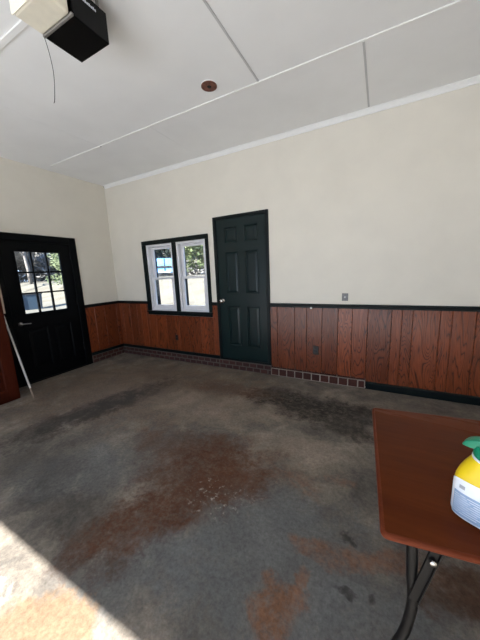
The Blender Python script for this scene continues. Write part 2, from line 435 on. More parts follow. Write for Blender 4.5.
# wainscot boards: varying widths with a fine groove between them
def boards(bm, a0, a1, z0, z1, place, rng):
    a = a0
    while a < a1-1e-4:
        wd = rng.choice([0.085, 0.10, 0.135, 0.16, 0.19, 0.24]); e = min(a+wd, a1)
        if a1-e < 0.05: e = a1
        lo = place(a+0.0012, z0, 0.0); hi = place(e-0.0012, z1, 0.012)
        box(bm, [min(p, q) for p, q in zip(lo, hi)], [max(p, q) for p, q in zip(lo, hi)], 0, 0.003)
        a = e
RZ0, RZ1 = 0.967, 1.021
pb = lambda a, z, d: (a, YB-0.001-d, z)
pL = lambda a, z, d: (XL+0.001+d, a, z)
rng = random.Random(3)
b = B()
boards(b, XL+0.014, -3.615, 0.13, RZ0+0.01, pb, rng)
boards(b, -3.615, -2.262, 0.13, 0.785, pb, rng)
boards(b, -2.262, -2.166, 0.13, RZ0+0.01, pb, rng)
boards(b, -1.316, -0.11, 0.085, RZ0+0.01, pb, rng)
boards(b, -0.11, XR, 0.02, RZ0+0.01, pb, rng)
for x0, x1, z0, z1 in ((XL+0.014, -3.615, 0.13, RZ0), (-3.615, -2.262, 0.13, 0.78), (-2.262, -2.166, 0.13, RZ0), (-1.316, -0.11, 0.0855, RZ0), (-0.11, XR, 0.02, RZ0)): box(b, (x0, YB-0.0028, z0), (x1, YB-0.0003, z1), 1)
struct(obj('trim_1', b, ['wood', 'hole']))
b = B(); boards(b, 2.705, YB, 0.13, RZ0+0.01, pL, rng); boards(b, YF, 1.585, 0.13, RZ0+0.01, pL, rng); box(b, (XL+0.0003, 2.705, 0.135), (XL+0.0028, YB-0.003, RZ0), 1); struct(obj('trim_2', b, ['wood', 'hole']))
# chair rail, dark
def rail_piece(bm, a0, a1, place):
    prism(bm, [(0, RZ0), (0.020, RZ0+0.004), (0.020, RZ0+0.028), (0.028, RZ0+0.036), (0.028, RZ1-0.006), (0.022, RZ1), (0, RZ1)], a0, a1, lambda u, v, d: place(d, v, u))
b = B()
for a0, a1 in ((XL+0.03, -3.613), (-2.262, -2.167), (-1.315, XR)): rail_piece(b, a0, a1, pb)
struct(obj('trim_3', b, 'trim'))
b = B()
for a0, a1 in ((2.703, YB-0.001), (YF, 1.587)): rail_piece(b, a0, a1, pL)
struct(obj('trim_4', b, 'trim'))
# dark board over the brick curb
b = B(); box(b, (XL+0.02, YB-0.032, 0.135), (GX0-0.04, YB-0.012, 0.185), 0, 0.004); struct(obj('trim_5', b, 'trim'))
b = B(); box(b, (XL+0.012, 2.703, 0.135), (XL+0.032, YB-0.03, 0.185), 0, 0.004); struct(obj('trim_6', b, 'trim'))
# brick curb along the foot of the walls
def bricks(bm, a0, a1, z0, courses, ch, bl, place, depth, joint, rng, mort_d):
    for c in range(courses):
        z = z0 + c*ch; a = a0 - (bl/2 if c % 2 else 0)
        while a < a1:
            s, e = max(a, a0)+joint/2, min(a+bl, a1)-joint/2
            if e-s > 0.02:
                dd = depth + rng.uniform(-0.003, 0.003)
                lo = place(s, z+joint/2, 0.0); hi = place(e, z+ch-joint/2, dd)
                box(bm, [min(p, q) for p, q in zip(lo, hi)], [max(p, q) for p, q in zip(lo, hi)], 0, 0.004)
            a += bl
    lo = place(a0, z0, 0.0); hi = place(a1, z0+courses*ch, mort_d)
    box(bm, [min(p, q) for p, q in zip(lo, hi)], [max(p, q) for p, q in zip(lo, hi)], 1)
b = B(); bricks(b, XL+0.045, GX0-0.04, 0.001, 2, 0.066, 0.115, pb, 0.042, 0.016, rng, 0.036); struct(obj('baseboard_back', b, ['brick', 'mortar']))
b = B(); bricks(b, GX0-0.04, GX1+0.04, 0.001, 2, 0.066, 0.115, pb, 0.042, 0.016, rng, 0.036); struct(obj('baseboard_doorway', b, ['brick', 'mortar']))
b = B(); bricks(b, GX1+0.04, -0.11, 0.001, 1, 0.100, 0.112, pb, 0.032, 0.012, rng, 0.028); bricks(b, GX1+0.04, -0.11, 0.101, 1, 0.022, 0.22, pb, 0.022, 0.006, rng, 0.012)
struct(obj('baseboard_middle', b, ['brick_b', 'mortar_w']))
b = B(); bricks(b, 2.703, YB-0.002, 0.001, 2, 0.066, 0.115, pL, 0.042, 0.016, rng, 0.036); struct(obj('baseboard_left', b, ['brick', 'mortar']))
# green skirting board right of the brick
b = B(); prism(b, [(0.012, 0.002), (0.034, 0.002), (0.034, 0.078), (0.026, 0.090), (0.012, 0.090)], -0.105, XR, lambda u, v, d: pb(d, v, u)); struct(obj('baseboard_right', b, 'trim'))

# crown moulding on the back wall
b = B(); prism(b, [(0, H-0.001), (0.042, H-0.001), (0.042, H-0.010), (0.032, H-0.016), (0.014, H-0.034), (0.011, H-0.046), (0, H-0.048)], XL+0.03, XR, lambda u, v, d: pb(d, v, u)); struct(obj('trim_7', b, 'batten'))
# ceiling battens
def batten(bm, lo, hi): box(bm, (lo[0], lo[1], H-0.009), (hi[0], hi[1], H-0.0005), 0, 0.003)
b = B(); batten(b, (XL+0.22, 2.388), (XR, 2.412)); struct(obj('trim_8', b, 'batten'))
b = B(); batten(b, (XL, 1.120), (XR, 1.160)); struct(obj('trim_9', b, 'batten'))
for k, (x, y0, y1) in enumerate([(-0.995, 1.162, 2.386), (-0.184, 2.414, 3.31)]):
    b = B(); box(b, (x-0.008, y0, H-0.007), (x+0.008, y1, H-0.0005), 0, 0.002); struct(obj('trim_%d' % (10+k), b, 'seam_shade'))
for k, (x, y0, y1) in enumerate([(-2.306, 2.414, 3.31), (-3.15, 1.162, 2.386)]):
    b = B(); box(b, (x-0.020, y0, H-0.0015), (x+0.020, y1, H-0.0003)); struct(obj('trim_%d' % (12+k), b, 'ceil'))

# ------------------------------------------------------------------ window pair in the back wall
win = struct(empty('window_1', ((WX0+WX1)/2, YB, WZ0)))
def wchild(name, bm, m):
    for v in bm.verts: v.co -= win.location
    return obj(name, bm, m, win)
b = B()
yc0, yc1 = YB-0.026, YB-0.0005
box(b, (-3.613, yc0, WZ0), (WX0, yc1, WZ1), 0, 0.004); box(b, (WX1, yc0, WZ0), (-2.262, yc1, WZ1), 0, 0.004)
box(b, (-3.613, yc0, WZ1), (-2.262, yc1, 2.027), 0, 0.004); box(b, (-3.613, yc0, 0.79), (-2.262, yc1, WZ0), 0, 0.004)
box(b, (-3.625, yc0-0.02, WZ0-0.022), (-2.25, YB-0.0005, WZ0), 0, 0.004)
box(b, (-2.955, yc0, WZ0), (-2.885, YB+0.11, WZ1), 0, 0.003)
wchild('window_casing', b, 'trim')
def ring(bm, x0, x1, z0, z1, y0, y1, wl_, wr, wb_, wt, bev=0.004):
    box(bm, (x0, y0, z0), (x0+wl_, y1, z1), 0, bev); box(bm, (x1-wr, y0, z0), (x1, y1, z1), 0, bev)
    box(bm, (x0+wl_, y0, z0), (x1-wr, y1, z0+wb_), 0, bev); box(bm, (x0+wl_, y0, z1-wt), (x1-wr, y1, z1), 0, bev)
for x0, x1 in ((WX0, -2.955), (-2.885, WX1)):
    b = B(); ring(b, x0, x1, WZ0, WZ1, YB-0.005, YB+0.10, 0.045, 0.045, 0.035, 0.035); wchild('window_frame', b, 'vinyl')
    zi0, zi1, zm = WZ0+0.035, WZ1-0.035, 1.405
    b = B(); ring(b, x0+0.045, x1-0.045, zm-0.018, zi1, YB+0.058, YB+0.092, 0.048, 0.048, 0.035, 0.038)
    up = wchild('upper_sash', b, 'vinyl')
    b = B(); box(b, (x0+0.09, YB+0.073, zm+0.012), (x1-0.09, YB+0.077, zi1-0.034)); wchild('pane', b, 'glass').parent = up
    b = B(); ring(b, x0+0.045, x1-0.045, zi0, zm+0.018, YB+0.018, YB+0.054, 0.048, 0.048, 0.060, 0.035)
    lo_ = wchild('lower_sash', b, 'vinyl')
    b = B(); box(b, (x0+0.09, YB+0.034, zi0+0.056), (x1-0.09, YB+0.038, zm-0.012)); wchild('pane', b, 'glass').parent = lo_
    b = B(); box(b, ((x0+x1)/2-0.03, YB+0.010, zm+0.006), ((x0+x1)/2+0.03, YB+0.022, zm+0.022), 0, 0.003); wchild('sash_lock', b, 'vinyl').parent = lo_
    b = B(); ring(b, x0-0.0, x1+0.0, WZ0, WZ1, YB+0.11, YB+0.19, 0.03, 0.03, 0.02, 0.03); wchild('outer_frame', b, 'trim')

# ------------------------------------------------------------------ panelled doors
def raised_panel(bm, u0, u1, v0, v1, place, d_face, m=0):
    """a sunk panel with a raised, bevelled field; place(u, v, depth into room)"""
    rings = [(0.0, d_face), (0.012, d_face-0.011), (0.020, d_face-0.011), (0.046, d_face-0.003)]
    prev = None
    for off, d in rings:
        vs = [bm.verts.new(place(u, v, d)) for u, v in ((u0+off, v0+off), (u1-off, v0+off), (u1-off, v1-off), (u0+off, v1-off))]
        if prev:
            for k in range(4): bm.faces.new([prev[k], prev[(k+1) % 4], vs[(k+1) % 4], vs[k]]).material_index = m
        prev = vs
    bm.faces.new(prev).material_index = m
def leaf(bm, u0, u1, v0, v1, holes, place, d0, d1):
    """door slab with rectangular holes cut in a grid; front face at depth d1, back at d0"""
    us = sorted({u0, u1, *[h[0] for h in holes], *[h[1] for h in holes]}); vs = sorted({v0, v1, *[h[2] for h in holes], *[h[3] for h in holes]})
    inh = lambda u, v: any(h[0] < u < h[1] and h[2] < v < h[3] for h in holes)
    cache = {}
    def V(i, j, d):
        k = (i, j, d)
        if k not in cache: cache[k] = bm.verts.new(place(us[i], vs[j], d))
        return cache[k]
    n, m = len(us)-1, len(vs)-1
    solid = lambda i, j: 0 <= i < n and 0 <= j < m and not inh((us[i]+us[i+1])/2, (vs[j]+vs[j+1])/2)
    for i in range(n):
        for j in range(m):
            if not solid(i, j): continue
            bm.faces.new([V(i, j, d1), V(i+1, j, d1), V(i+1, j+1, d1), V(i, j+1, d1)])
            bm.faces.new([V(i, j, d0), V(i, j+1, d0), V(i+1, j+1, d0), V(i+1, j, d0)])
            for (di, dj, a, c) in ((-1, 0, (i, j), (i, j+1)), (1, 0, (i+1, j), (i+1, j+1)), (0, -1, (i, j), (i+1, j)), (0, 1, (i, j+1), (i+1, j+1))):
                if not solid(i+di, j+dj):
                    bm.faces.new([V(*a, d0), V(*c, d0), V(*c, d1), V(*a, d1)])

# green six-panel door
pD = lambda u, v, d: (u, YB-d, v)
gd = struct(empty('door_1', ((GX0+GX1)/2, YB, GZ0)))
def under(root, name, bm, m, **kw):
    for v in bm.verts: v.co -= root.location
    return obj(name, bm, m, root, **kw)
cols = ((-1.985, -1.785), (-1.675, -1.475)); rows = ((0.37, 0.965), (1.150, 1.740), (1.865, 2.075))
holes = [(c[0], c[1], r[0], r[1]) for c in cols for r in rows]
b = B(); leaf(b, GX0+0.009, GX1-0.009, GZ0+0.004, GZ1-0.006, holes, pD, -0.035, 0.004); under(gd, 'door_leaf', b, 'green')
for h in holes:
    b = B(); raised_panel(b, *h, pD, 0.004); box(b, (h[0], YB+0.010, h[2]), (h[1], YB+0.03, h[3])); under(gd, 'panel', b, 'green')
b = B()
box(b, (-2.166, YB-0.020, 0.134), (GX0+0.010, YB+0.10, 2.232), 0, 0.003); box(b, (GX1-0.010, YB-0.020, 0.134), (-1.316, YB+0.10, 2.232), 0, 0.003)
box(b, (GX0+0.010, YB-0.020, GZ1-0.008), (GX1-0.010, YB+0.10, 2.232), 0, 0.003); box(b, (GX0+0.010, YB-0.020, 0.1335), (GX1-0.010, YB+0.10, GZ0+0.010), 0, 0.003)
under(gd, 'casing', b, 'trim')
b = B(); lathe(b, [(0.0, 0), (0.030, 0), (0.031, 0.006), (0.016, 0.010), (0.011, 0.016), (0.011, 0.034), (0.020, 0.040), (0.027, 0.050), (0.028, 0.060), (0.022, 0.068), (0.0, 0.070)], (-2.065, YB-0.004, 1.045), (0, -1, 0)); under(gd, 'knob', b, 'chrome')
for z in (0.42, 1.17, 1.95):
    b = B(); tube(b, [(GX1-0.013, YB-0.010, z-0.045), (GX1-0.013, YB-0.010, z+0.045)], 0.007, 10); under(gd, 'hinge', b, 'trim')

# black door with nine panes in the left wall
bd = struct(empty('door_2', (XL, (DY0+DY1)/2, 0)))
pE = lambda u, v, d: (XL+d, u, v)
PY0, PY1, PZ0, PZ1 = 1.85, 2.445, 0.995, 1.870
lows = [(1.845, 2.105, 0.20, 0.775), (2.195, 2.445, 0.20, 0.775)]
b = B(); leaf(b, DY0+0.007, DY1-0.007, 0.017, DZ1-0.004, [(PY0, PY1, PZ0, PZ1)]+lows, pE, -0.040, 0.002); under(bd, 'door_leaf', b, 'black')
for h in lows:
    b = B(); raised_panel(b, *h, pE, 0.002); box(b, (XL-0.035, h[0], h[2]), (XL-0.015, h[1], h[3])); under(bd, 'panel', b, 'black')
b = B(); mw = 0.011
for k in range(4):
    y = PY0+(PY1-PY0)*k/3; box(b, (XL-0.030, y-mw, PZ0), (XL+0.006, y+mw, PZ1), 0, 0.003)
    z = PZ0+(PZ1-PZ0)*k/3; box(b, (XL-0.029, PY0, z-mw), (XL+0.005, PY1, z+mw), 0, 0.003)
under(bd, 'muntins', b, 'black')
for i in range(3):
    for j in range(3):
        b = B(); box(b, (XL-0.016, PY0+(PY1-PY0)*i/3, PZ0+(PZ1-PZ0)*j/3), (XL-0.012, PY0+(PY1-PY0)*(i+1)/3, PZ0+(PZ1-PZ0)*(j+1)/3)); under(bd, 'pane', b, 'glass')
b = B()
for y0, y1, z0, z1 in ((1.588, DY0+0.008, 0.0, 2.100), (DY1-0.008, 2.702, 0.0, 2.100), (DY0+0.008, DY1-0.008, DZ1-0.006, 2.100)):
    box(b, (XL+0.0005, y0, z0), (XL+0.024, y1, z1), 0, 0.004)
    box(b, (XL-0.11, max(y0, DY0-0.0), z0), (XL+0.0005, min(y1, DY1), z1 if z0 > 1 else DZ1))
box(b, (XL-0.11, DY0+0.008, 0.0), (XL+0.02, DY1-0.008, 0.018), 0, 0.003)
under(bd, 'casing', b, 'black')
b = B(); lathe(b, [(0.0, 0), (0.030, 0), (0.030, 0.006), (0.012, 0.012), (0.011, 0.045), (0.0, 0.046)], (XL+0.003, 1.775, 0.870), (1, 0, 0))
tube(b, spline([(XL+0.042, 1.765, 0.872), (XL+0.046, 1.80, 0.872), (XL+0.046, 1.85, 0.869), (XL+0.040, 1.885, 0.866)], 4), [0.010]*4+[0.009]*4+[0.008]*5, 10)
under(bd, 'lever_handle', b, 'pewter')
for z in (0.35, 1.1, 1.82):
    b = B(); tube(b, [(XL+0.012, DY1-0.010, z-0.05), (XL+0.012, DY1-0.010, z+0.05)], 0.008, 10); under(bd, 'hinge', b, 'steel_black')

# ------------------------------------------------------------------ ceiling: door opener and rusty round plate
op = empty('garage_door_opener', (-1.6025, 1.1785, H)); tag(op, 'black garage door opener with yellowed cream light cover hung under the ceiling', 'door opener')
OX0, OX1, OY0, OY1, OZ0, OZ1 = -1.737, -1.470, 1.073, 1.286, 2.80, 2.957
b = B(); box(b, (OX0, OY0, OZ0), (OX1, OY1, OZ1), 0, 0.004); under(op, 'case', b, 'case_black')
b = B(); box(b, (OX0-0.001, OY0-0.012, OZ0-0.002), (OX1+0.001, OY0+0.004, OZ0+0.012), 0, 0.003); box(b, (OX0-0.002, OY0-0.008, OZ0), (OX0+0.010, OY0+0.004, OZ1), 0, 0.003); under(op, 'rim', b, 'case_rim')
b = B(); box(b, (OX0+0.004, 0.922, OZ0+0.002), (OX1-0.012, OY0-0.011, OZ1-0.008), 0, 0.012, 3); under(op, 'light_cover', b, 'lens')
b = B(); box(b, (OX0+0.002, 0.914, OZ0+0.001), (OX1-0.010, 0.924, OZ1-0.006), 0, 0.004); under(op, 'cover_lip', b, 'lens_edge')
b = B()
for k in range(9):
    y = 1.115+0.0115*k; box(b, (OX1-0.001, y, 2.912+0.000*k), (OX1+0.0012, y+0.008, 2.922+0.003*(k % 2)))
under(op, 'maker_mark', b, 'label_w')
b = B(); box(b, (-1.615, -2.0, OZ1), (-1.59, 1.2, OZ1+0.03), 0, 0.002); under(op, 'rail', b, 'case_rim')
for y in (1.10, 1.255):
    for x in (OX0+0.02, OX1-0.045):
        b = B(); box(b, (x, y, OZ1-0.02), (x+0.025, y+0.003, H-0.0005)); under(op, 'hanger_strap', b, 'case_rim')
b = B(); tube(b, spline([(-1.738, 1.070, 2.803), (-1.74, 1.081, 2.765), (-1.74, 1.091, 2.700), (-1.74, 1.094, 2.633), (-1.74, 1.086, 2.55), (-1.74, 1.076, 2.490), (-1.741, 1.070, 2.476)], 6), 0.0016, 6); under(op, 'release_cord', b, 'steel_black')

cp = empty('ceiling_box_cover', (-1.381, 2.214, H)); cp.scale = (1.18, 1.18, 1.0); tag(cp, 'small round rust-red plate set in the white ceiling', 'ceiling plate')
b = B(); lathe(b, [(0.060, 0), (0.060, 0.003), (0.058, 0.005), (0.0, 0.005)], (0, 0, -0.0003), (0, 0, -1), 32); obj('ring', b, 'batten', cp)
b = B(); lathe(b, [(0.058, 0.003), (0.058, 0.009), (0.050, 0.013), (0.042, 0.009), (0.030, 0.010), (0.018, 0.013), (0.014, 0.008), (0.0, 0.008)], (0, 0, 0), (0, 0, -1), 32); obj('disc', b, 'rustplate', cp)
b = B(); lathe(b, [(0.015, 0.0085), (0.015, 0.0125), (0.0, 0.0125)], (0.002, 0, 0), (0, 0, -1), 20); obj('socket', b, 'hole', cp)
b = B(); box(b, (XL+0.004, YB-0.022, H-0.020), (XL+0.026, YB-0.002, H-0.002), 0, 0.004); tag(obj('corner_hole', b, 'hole'), 'dark box standing in for a small hole in the top corner where the crown moulding begins', 'dark hole')  # added dark box in place of a small hole in the corner
b = B(); lathe(b, [(0.010, 0), (0.010, 0.003), (0.0, 0.005)], (-3.10, 2.40, H-0.0085), (0, 0, -1), 12); tag(obj('screw_head', b, 'pewter'), 'dull screw head on the white ceiling batten near the left wall', 'screw')

# ------------------------------------------------------------------ wall plates
def plate(name, x, z, ww, hh, y, mplate, mface, label, cat, kind):
    r = empty(name, (x, y, z)); tag(r, label, cat)
    b = B(); box(b, (-ww/2, -0.005, -hh/2), (ww/2, -0.0004, hh/2), 0, 0.003); obj('cover_plate', b, mplate, r)
    if kind == 'outlet':
        for s in (-1, 1):
            b = B(); box(b, (-0.017, -0.008, s*0.021-0.015), (0.017, -0.004, s*0.021+0.015), 0, 0.003); obj('receptacle', b, mface, r)
    else:
        b = B(); box(b, (-0.008, -0.016, -0.012), (0.008, -0.004, 0.012), 0, 0.003); obj('toggle', b, mface, r)
    return r
YW = YB-0.0125
plate('wall_outlet', -0.700, 0.418, 0.072, 0.115, YW-0.0008, 'plate_bronze', 'plate_dark', 'dark electrical outlet on the reddish boards right of the green door', 'outlet', 'outlet')
plate('wall_outlet', -3.015, 0.408, 0.060, 0.095, YW-0.0008, 'plate_dark', 'hole', 'dark electrical outlet on the boards below the window pair', 'outlet', 'outlet')
plate('light_switch', -0.365, 1.108, 0.070, 0.090, YB-0.0005, 'plate_grey', 'pewter', 'grey switch plate on the pale wall just above the dark chair rail', 'switch', 'switch')
b = B(); box(b, (-0.772, YB-0.040, 0.960), (-0.745, YB-0.0285, 0.982), 0, 0.004); tag(obj('paper_scrap', b, 'white_paint'), 'small white scrap stuck to the dark chair rail right of the green door', 'scrap')

# ------------------------------------------------------------------ wooden cabinet and white stick at the left
CX0, CX1, CY0, CY1, CZ1 = XL+0.032, -3.985, 0.56, 1.462, 1.95
cb = empty('wooden_cabinet', ((CX0+CX1)/2, (CY0+CY1)/2, 0)); tag(cb, 'dark red wooden cabinet with raised panels against the left wall', 'cabinet')
b = B(); box(b, (CX0, CY0, 0.001), (CX1, CY1, CZ1), 0, 0.004); under(cb, 'carcass', b, 'cabwood')
pC = lambda u, v, d: (CX1+d, u, v)
for y0, y1, ky in ((CY0+0.006, (CY0+CY1)/2-0.002, (CY0+CY1)/2-0.04), ((CY0+CY1)/2+0.002, CY1-0.004, (CY0+CY1)/2+0.04)):
    hl = [(y0+0.10, y1-0.115, 0.14, 0.56), (y0+0.10, y1-0.115, 0.68, 1.22), (y0+0.10, y1-0.115, 1.34, 1.85)]
    b = B(); leaf(b, y0, y1, 0.035, CZ1-0.01, hl, pC, 0.0005, 0.017)
    for h in hl: raised_panel(b, *h, pC, 0.017)
    dr = under(cb, 'door', b, 'cabwood')
    b = B(); lathe(b, [(0.0, 0), (0.008, 0), (0.007, 0.012), (0.014, 0.018), (0.013, 0.026), (0.0, 0.028)], (CX1+0.016, ky, 1.28), (1, 0, 0), 18); under(cb, 'knob', b, 'pewter').parent = dr
b = B(); box(b, (CX1+0.004, CY1-0.003, 1.085), (CX1+0.020, CY1+0.016, CZ1), 0, 0.003); under(cb, 'edge_strip', b, 'tip')['label'] = 'dull pale strip on the upper front corner'
st = empty('wooden_stick', (-3.816, 1.531, 0)); tag(st, 'thin white stick leaning in front of the black door beside the wooden cabinet', 'stick')
A = Vector((-3.816, 1.531, 0.004)); C_ = Vector((-4.365, 1.508, 1.70)); mid = A+(C_-A)*0.075
b = B(); tube(b, [mid-A, C_-A], [0.0105, 0.0105], 12); obj('shaft', b, 'white_paint', st)
b = B(); tube(b, [Vector((0, 0, 0)), mid-A], [0.008, 0.0108], 12); obj('tip', b, 'tip', st)

# ------------------------------------------------------------------ folding table
TZ = 0.74
FL, BL = Vector((0.034, 0.708, 0)), Vector((-0.007, 1.425, 0))
td = Vector((math.cos(math.radians(7.5)), math.sin(math.radians(7.5)), 0))
FR, BR = FL+td*1.83, BL+td*1.86
tb = empty('folding_table', ((FL+BR)/2).to_tuple()); tag(tb, 'folding table with glossy dark mahogany top and black tube legs', 'table')
b = B()
def slab(bm, corners, z0, z1, rad, m=0):
    pts = []
    n = len(corners)
    for i, c in enumerate(corners):
        p = corners[i-1]; q = corners[(i+1) % n]
        a = c+(p-c).normalized()*rad; e = c+(q-c).normalized()*rad
        for k in range(5):
            s = k/4; pts.append((1-s)**2*a+2*s*(1-s)*c+s*s*e)
    lo = [bm.verts.new((p.x, p.y, z0)) for p in pts]; hi = [bm.verts.new((p.x, p.y, z1)) for p in pts]; N = len(pts)
    for i in range(N): bm.faces.new([lo[i], lo[(i+1) % N], hi[(i+1) % N], hi[i]]).material_index = m
    bm.faces.new(hi).material_index = m; bm.faces.new(lo[::-1]).material_index = m
cen = (FL+BR)/2
inset = lambda c, k: c+(cen-c).normalized()*k
slab(b, [inset(c, 0.010) for c in (FL, FR, BR, BL)], TZ-0.020, TZ, 0.008)
under(tb, 'table_top', b, 'table')
b = B()                                              # rounded, lighter nosing all round
loop = []
cs = (FL, FR, BR, BL)
for i, c in enumerate(cs):
    p = cs[i-1]; q = cs[(i+1) % 4]; c = inset(c, 0.008); a = c+(p-c).normalized()*0.010; e = c+(q-c).normalized()*0.010
    for k in range(5):
        s = k/4; v = (1-s)**2*a+2*s*(1-s)*c+s*s*e; loop.append(Vector((v.x, v.y, TZ-0.010)))
seg = 10; rings = []
for i, p in enumerate(loop):
    d = (loop[(i+1) % len(loop)]-loop[i-1]).normalized(); o_ = Vector((d.y, -d.x, 0))
    rings.append([b.verts.new(p+o_*(0.010*math.cos(2*PI*k/seg))+Vector((0, 0, 0.0102*math.sin(2*PI*k/seg)))) for k in range(seg)])
for i in range(len(rings)):
    a, e = rings[i], rings[(i+1) % len(rings)]
    for k in range(seg): b.faces.new([a[k], a[(k+1) % seg], e[(k+1) % seg], e[k]]).smooth = True
under(tb, 'edge_band', b, 'table_edge')
b = B(); slab(b, [inset(c, 0.16) for c in cs], TZ-0.045, TZ-0.020, 0.01); under(tb, 'apron', b, 'table')
def table_leg(p0, out):
    """tubular leg: straight down from the top, then sweeping outwards to the floor"""
    pts = spline([p0+Vector((0, 0, TZ-0.02)), p0+out*(-0.006)+Vector((0, 0, 0.60)), p0+out*(-0.014)+Vector((0, 0, 0.51)), p0+out*(-0.008)+Vector((0, 0, 0.43)), p0+out*0.004+Vector((0, 0, 0.365)), p0+out*0.022+Vector((0, 0, 0.30)), p0+out*0.030+Vector((0, 0, 0.20)), p0+out*0.030+Vector((0, 0, 0.012))], 7)
    b = B(); tube(b, pts, 0.0145, 14); lg = under(tb, 'leg', b, 'steel_black')
    b = B(); e = pts[-1]; d = (pts[-1]-pts[-2]).normalized(); tube(b, [e-d*0.04, e+d*0.006], 0.0175, 14); under(tb, 'foot_cap', b, 'tyre').parent = lg
    return lg
tn = Vector((-td.y, td.x, 0))
pf = Vector((0.110, 0.748, 0)); pbk = Vector((0.19, 1.428, 0))
qf = pf+td*1.60; qb = pbk+td*1.60
for p, o_ in ((pf, -td), (pbk, -td), (qf, td), (qb, td)): table_leg(p, o_)
for p, q, o_ in ((pf, pbk, -td), (qf, qb, td)):
    b = B(); tube(b, [p+Vector((0, 0, 0.655)), q+Vector((0, 0, 0.655))], 0.011, 12); under(tb, 'crossbar', b, 'steel_black')
    for base in (p, q):
        s = -o_
        a = base+s*0.010+Vector((0, 0, 0.535))-tn*0.018; e = base+s*0.052+Vector((0, 0, TZ-0.022))-tn*0.018
        dr = (e-a).normalized(); wv = dr.cross(tn).normalized()
        b = B()
        prism(b, [(-0.010, -0.013), (1.0, -0.013), (1.0, 0.013), (-0.010, 0.013)], -0.003, 0.003, lambda u, v, d: a+(e-a)*u+wv*v+tn*d)
        prism(b, [(-0.010, -0.013), (1.0, -0.013), (1.0, -0.010), (-0.010, -0.010)], -0.008, 0.003, lambda u, v, d: a+(e-a)*u+wv*v+tn*d)
        br = under(tb, 'brace', b, 'steel_black')
        b = B(); lathe(b, [(0.0, 0), (0.009, 0), (0.008, 0.005), (0.0, 0.006)], a+(e-a)*0.80-tn*0.008, -tn, 14); under(tb, 'bolt', b, 'chrome').parent = br

# ------------------------------------------------------------------ yellow bottle on the table
BC = Vector((0.281, 0.860, TZ+0.0005)); BR_ = math.radians(-28)
bt = empty('spray_bottle', BC, BR_); tag(bt, 'yellow plastic bottle with green cap and pale blue label on the table', 'bottle')
PROF = [(0.000, 0.058, 0.033), (0.004, 0.064, 0.038), (0.012, 0.067, 0.041), (0.105, 0.067, 0.041), (0.122, 0.065, 0.0405), (0.140, 0.060, 0.039), (0.158, 0.0525, 0.036), (0.174, 0.044, 0.032), (0.187, 0.037, 0.030), (0.196, 0.031, 0.027), (0.202, 0.0275, 0.0255)]
def sect(z):
    for (z0, a0, c0), (z1, a1, c1) in zip(PROF, PROF[1:]):
        if z <= z1:
            s = (z-z0)/(z1-z0); return a0+(a1-a0)*s, c0+(c1-c0)*s
    return PROF[-1][1:]
def bpt(th, z, off=0.0):
    a, c = sect(z); n = 3.2 if z < 0.13 else 3.2-(min(z, 0.2)-0.13)/0.07*1.2
    cx, sy = math.cos(th), math.sin(th)
    return Vector((math.copysign(abs(cx)**(2/n), cx)*(a+off), math.copysign(abs(sy)**(2/n), sy)*(c+off), z))
b = B(); SG = 48; rings = []
zs = [0, 0.004, 0.012, 0.04, 0.07, 0.105, 0.114, 0.122, 0.131, 0.14, 0.149, 0.158, 0.166, 0.174, 0.181, 0.187, 0.192, 0.196, 0.202]
for z in zs: rings.append([b.verts.new(bpt(2*PI*k/SG, z)) for k in range(SG)])
for a, e in zip(rings, rings[1:]):
    for k in range(SG): b.faces.new([a[k], a[(k+1) % SG], e[(k+1) % SG], e[k]]).smooth = True
b.faces.new(rings[0]); b.faces.new(rings[-1])
obj('body', b, 'yellow', bt)
def label_patch(th0, th1, z0, z1, off, nth=24, nz=6, top_round=0.0):
    b = B(); g = []
    for j in range(nz+1):
        row = []
        for i in range(nth+1):
            s = i/nth; th = th0+(th1-th0)*s
            zt = z1 - top_round*(abs(2*s-1)**3)
            row.append(b.verts.new(bpt(th, z0+(zt-z0)*j/nz, off)))
        g.append(row)
    for j in range(nz):
        for i in range(nth): b.faces.new([g[j][i], g[j][i+1], g[j+1][i+1], g[j+1][i]]).smooth = True
    return b
T0, T1 = math.radians(188), math.radians(352)
b = label_patch(T0, T1, 0.004, 0.124, 0.0010, 40, 8, 0.018); lb = obj('label', b, 'label_w', bt)
b = label_patch(math.radians(221), math.radians(322), 0.012, 0.084, 0.0016, 36, 6); obj('print_panel', b, 'label_b', bt).parent = lb
b = label_patch(math.radians(238), math.radians(252), 0.096, 0.107, 0.0018, 10, 2); obj('emblem', b, 'label_g', bt).parent = lb
rg = random.Random(11)
b = B()
for k in range(9):
    z = 0.020+k*0.0068; th = 226
    while th < 316:
        e = min(318, th+rg.uniform(8, 26)); src = label_patch(math.radians(th), math.radians(e), z, z+0.0018, 0.0021, 8, 1); merge(b, src, 0); th = e+rg.uniform(2.0, 4.0)
obj('fine_print', b, 'label_w', bt).parent = lb
b = B(); lathe(b, [(0.033, 0.188), (0.036, 0.190), (0.036, 0.196), (0.0, 0.196)], (0, 0, 0), (0, 0, 1), 32); obj('neck_ring', b, 'label_w', bt)
b = B(); lathe(b, [(0.033, 0.196), (0.0345, 0.199), (0.0335, 0.216), (0.031, 0.226), (0.0, 0.228)], (0, 0, 0), (0, 0, 1), 32)
# spout-like lever head reaching to the left over the neck
hd = [(-0.058, 0.211), (-0.057, 0.219), (-0.048, 0.231), (-0.034, 0.240), (-0.014, 0.247), (0.010, 0.249), (0.030, 0.246), (0.040, 0.238), (0.040, 0.224), (0.020, 0.220), (-0.018, 0.217), (-0.040, 0.214)]
t = bmesh.new(); prism(t, hd, -0.019, 0.019, lambda u, v, d: Vector((u, d*(1.0-0.25*max(0, -u/0.062)), v)))
bmesh.ops.bevel(t, geom=list(t.edges), offset=0.004, segments=2, affect='EDGES', profile=0.5); merge(b, t)
obj('cap', b, 'green_cap', bt, autosmooth=40)

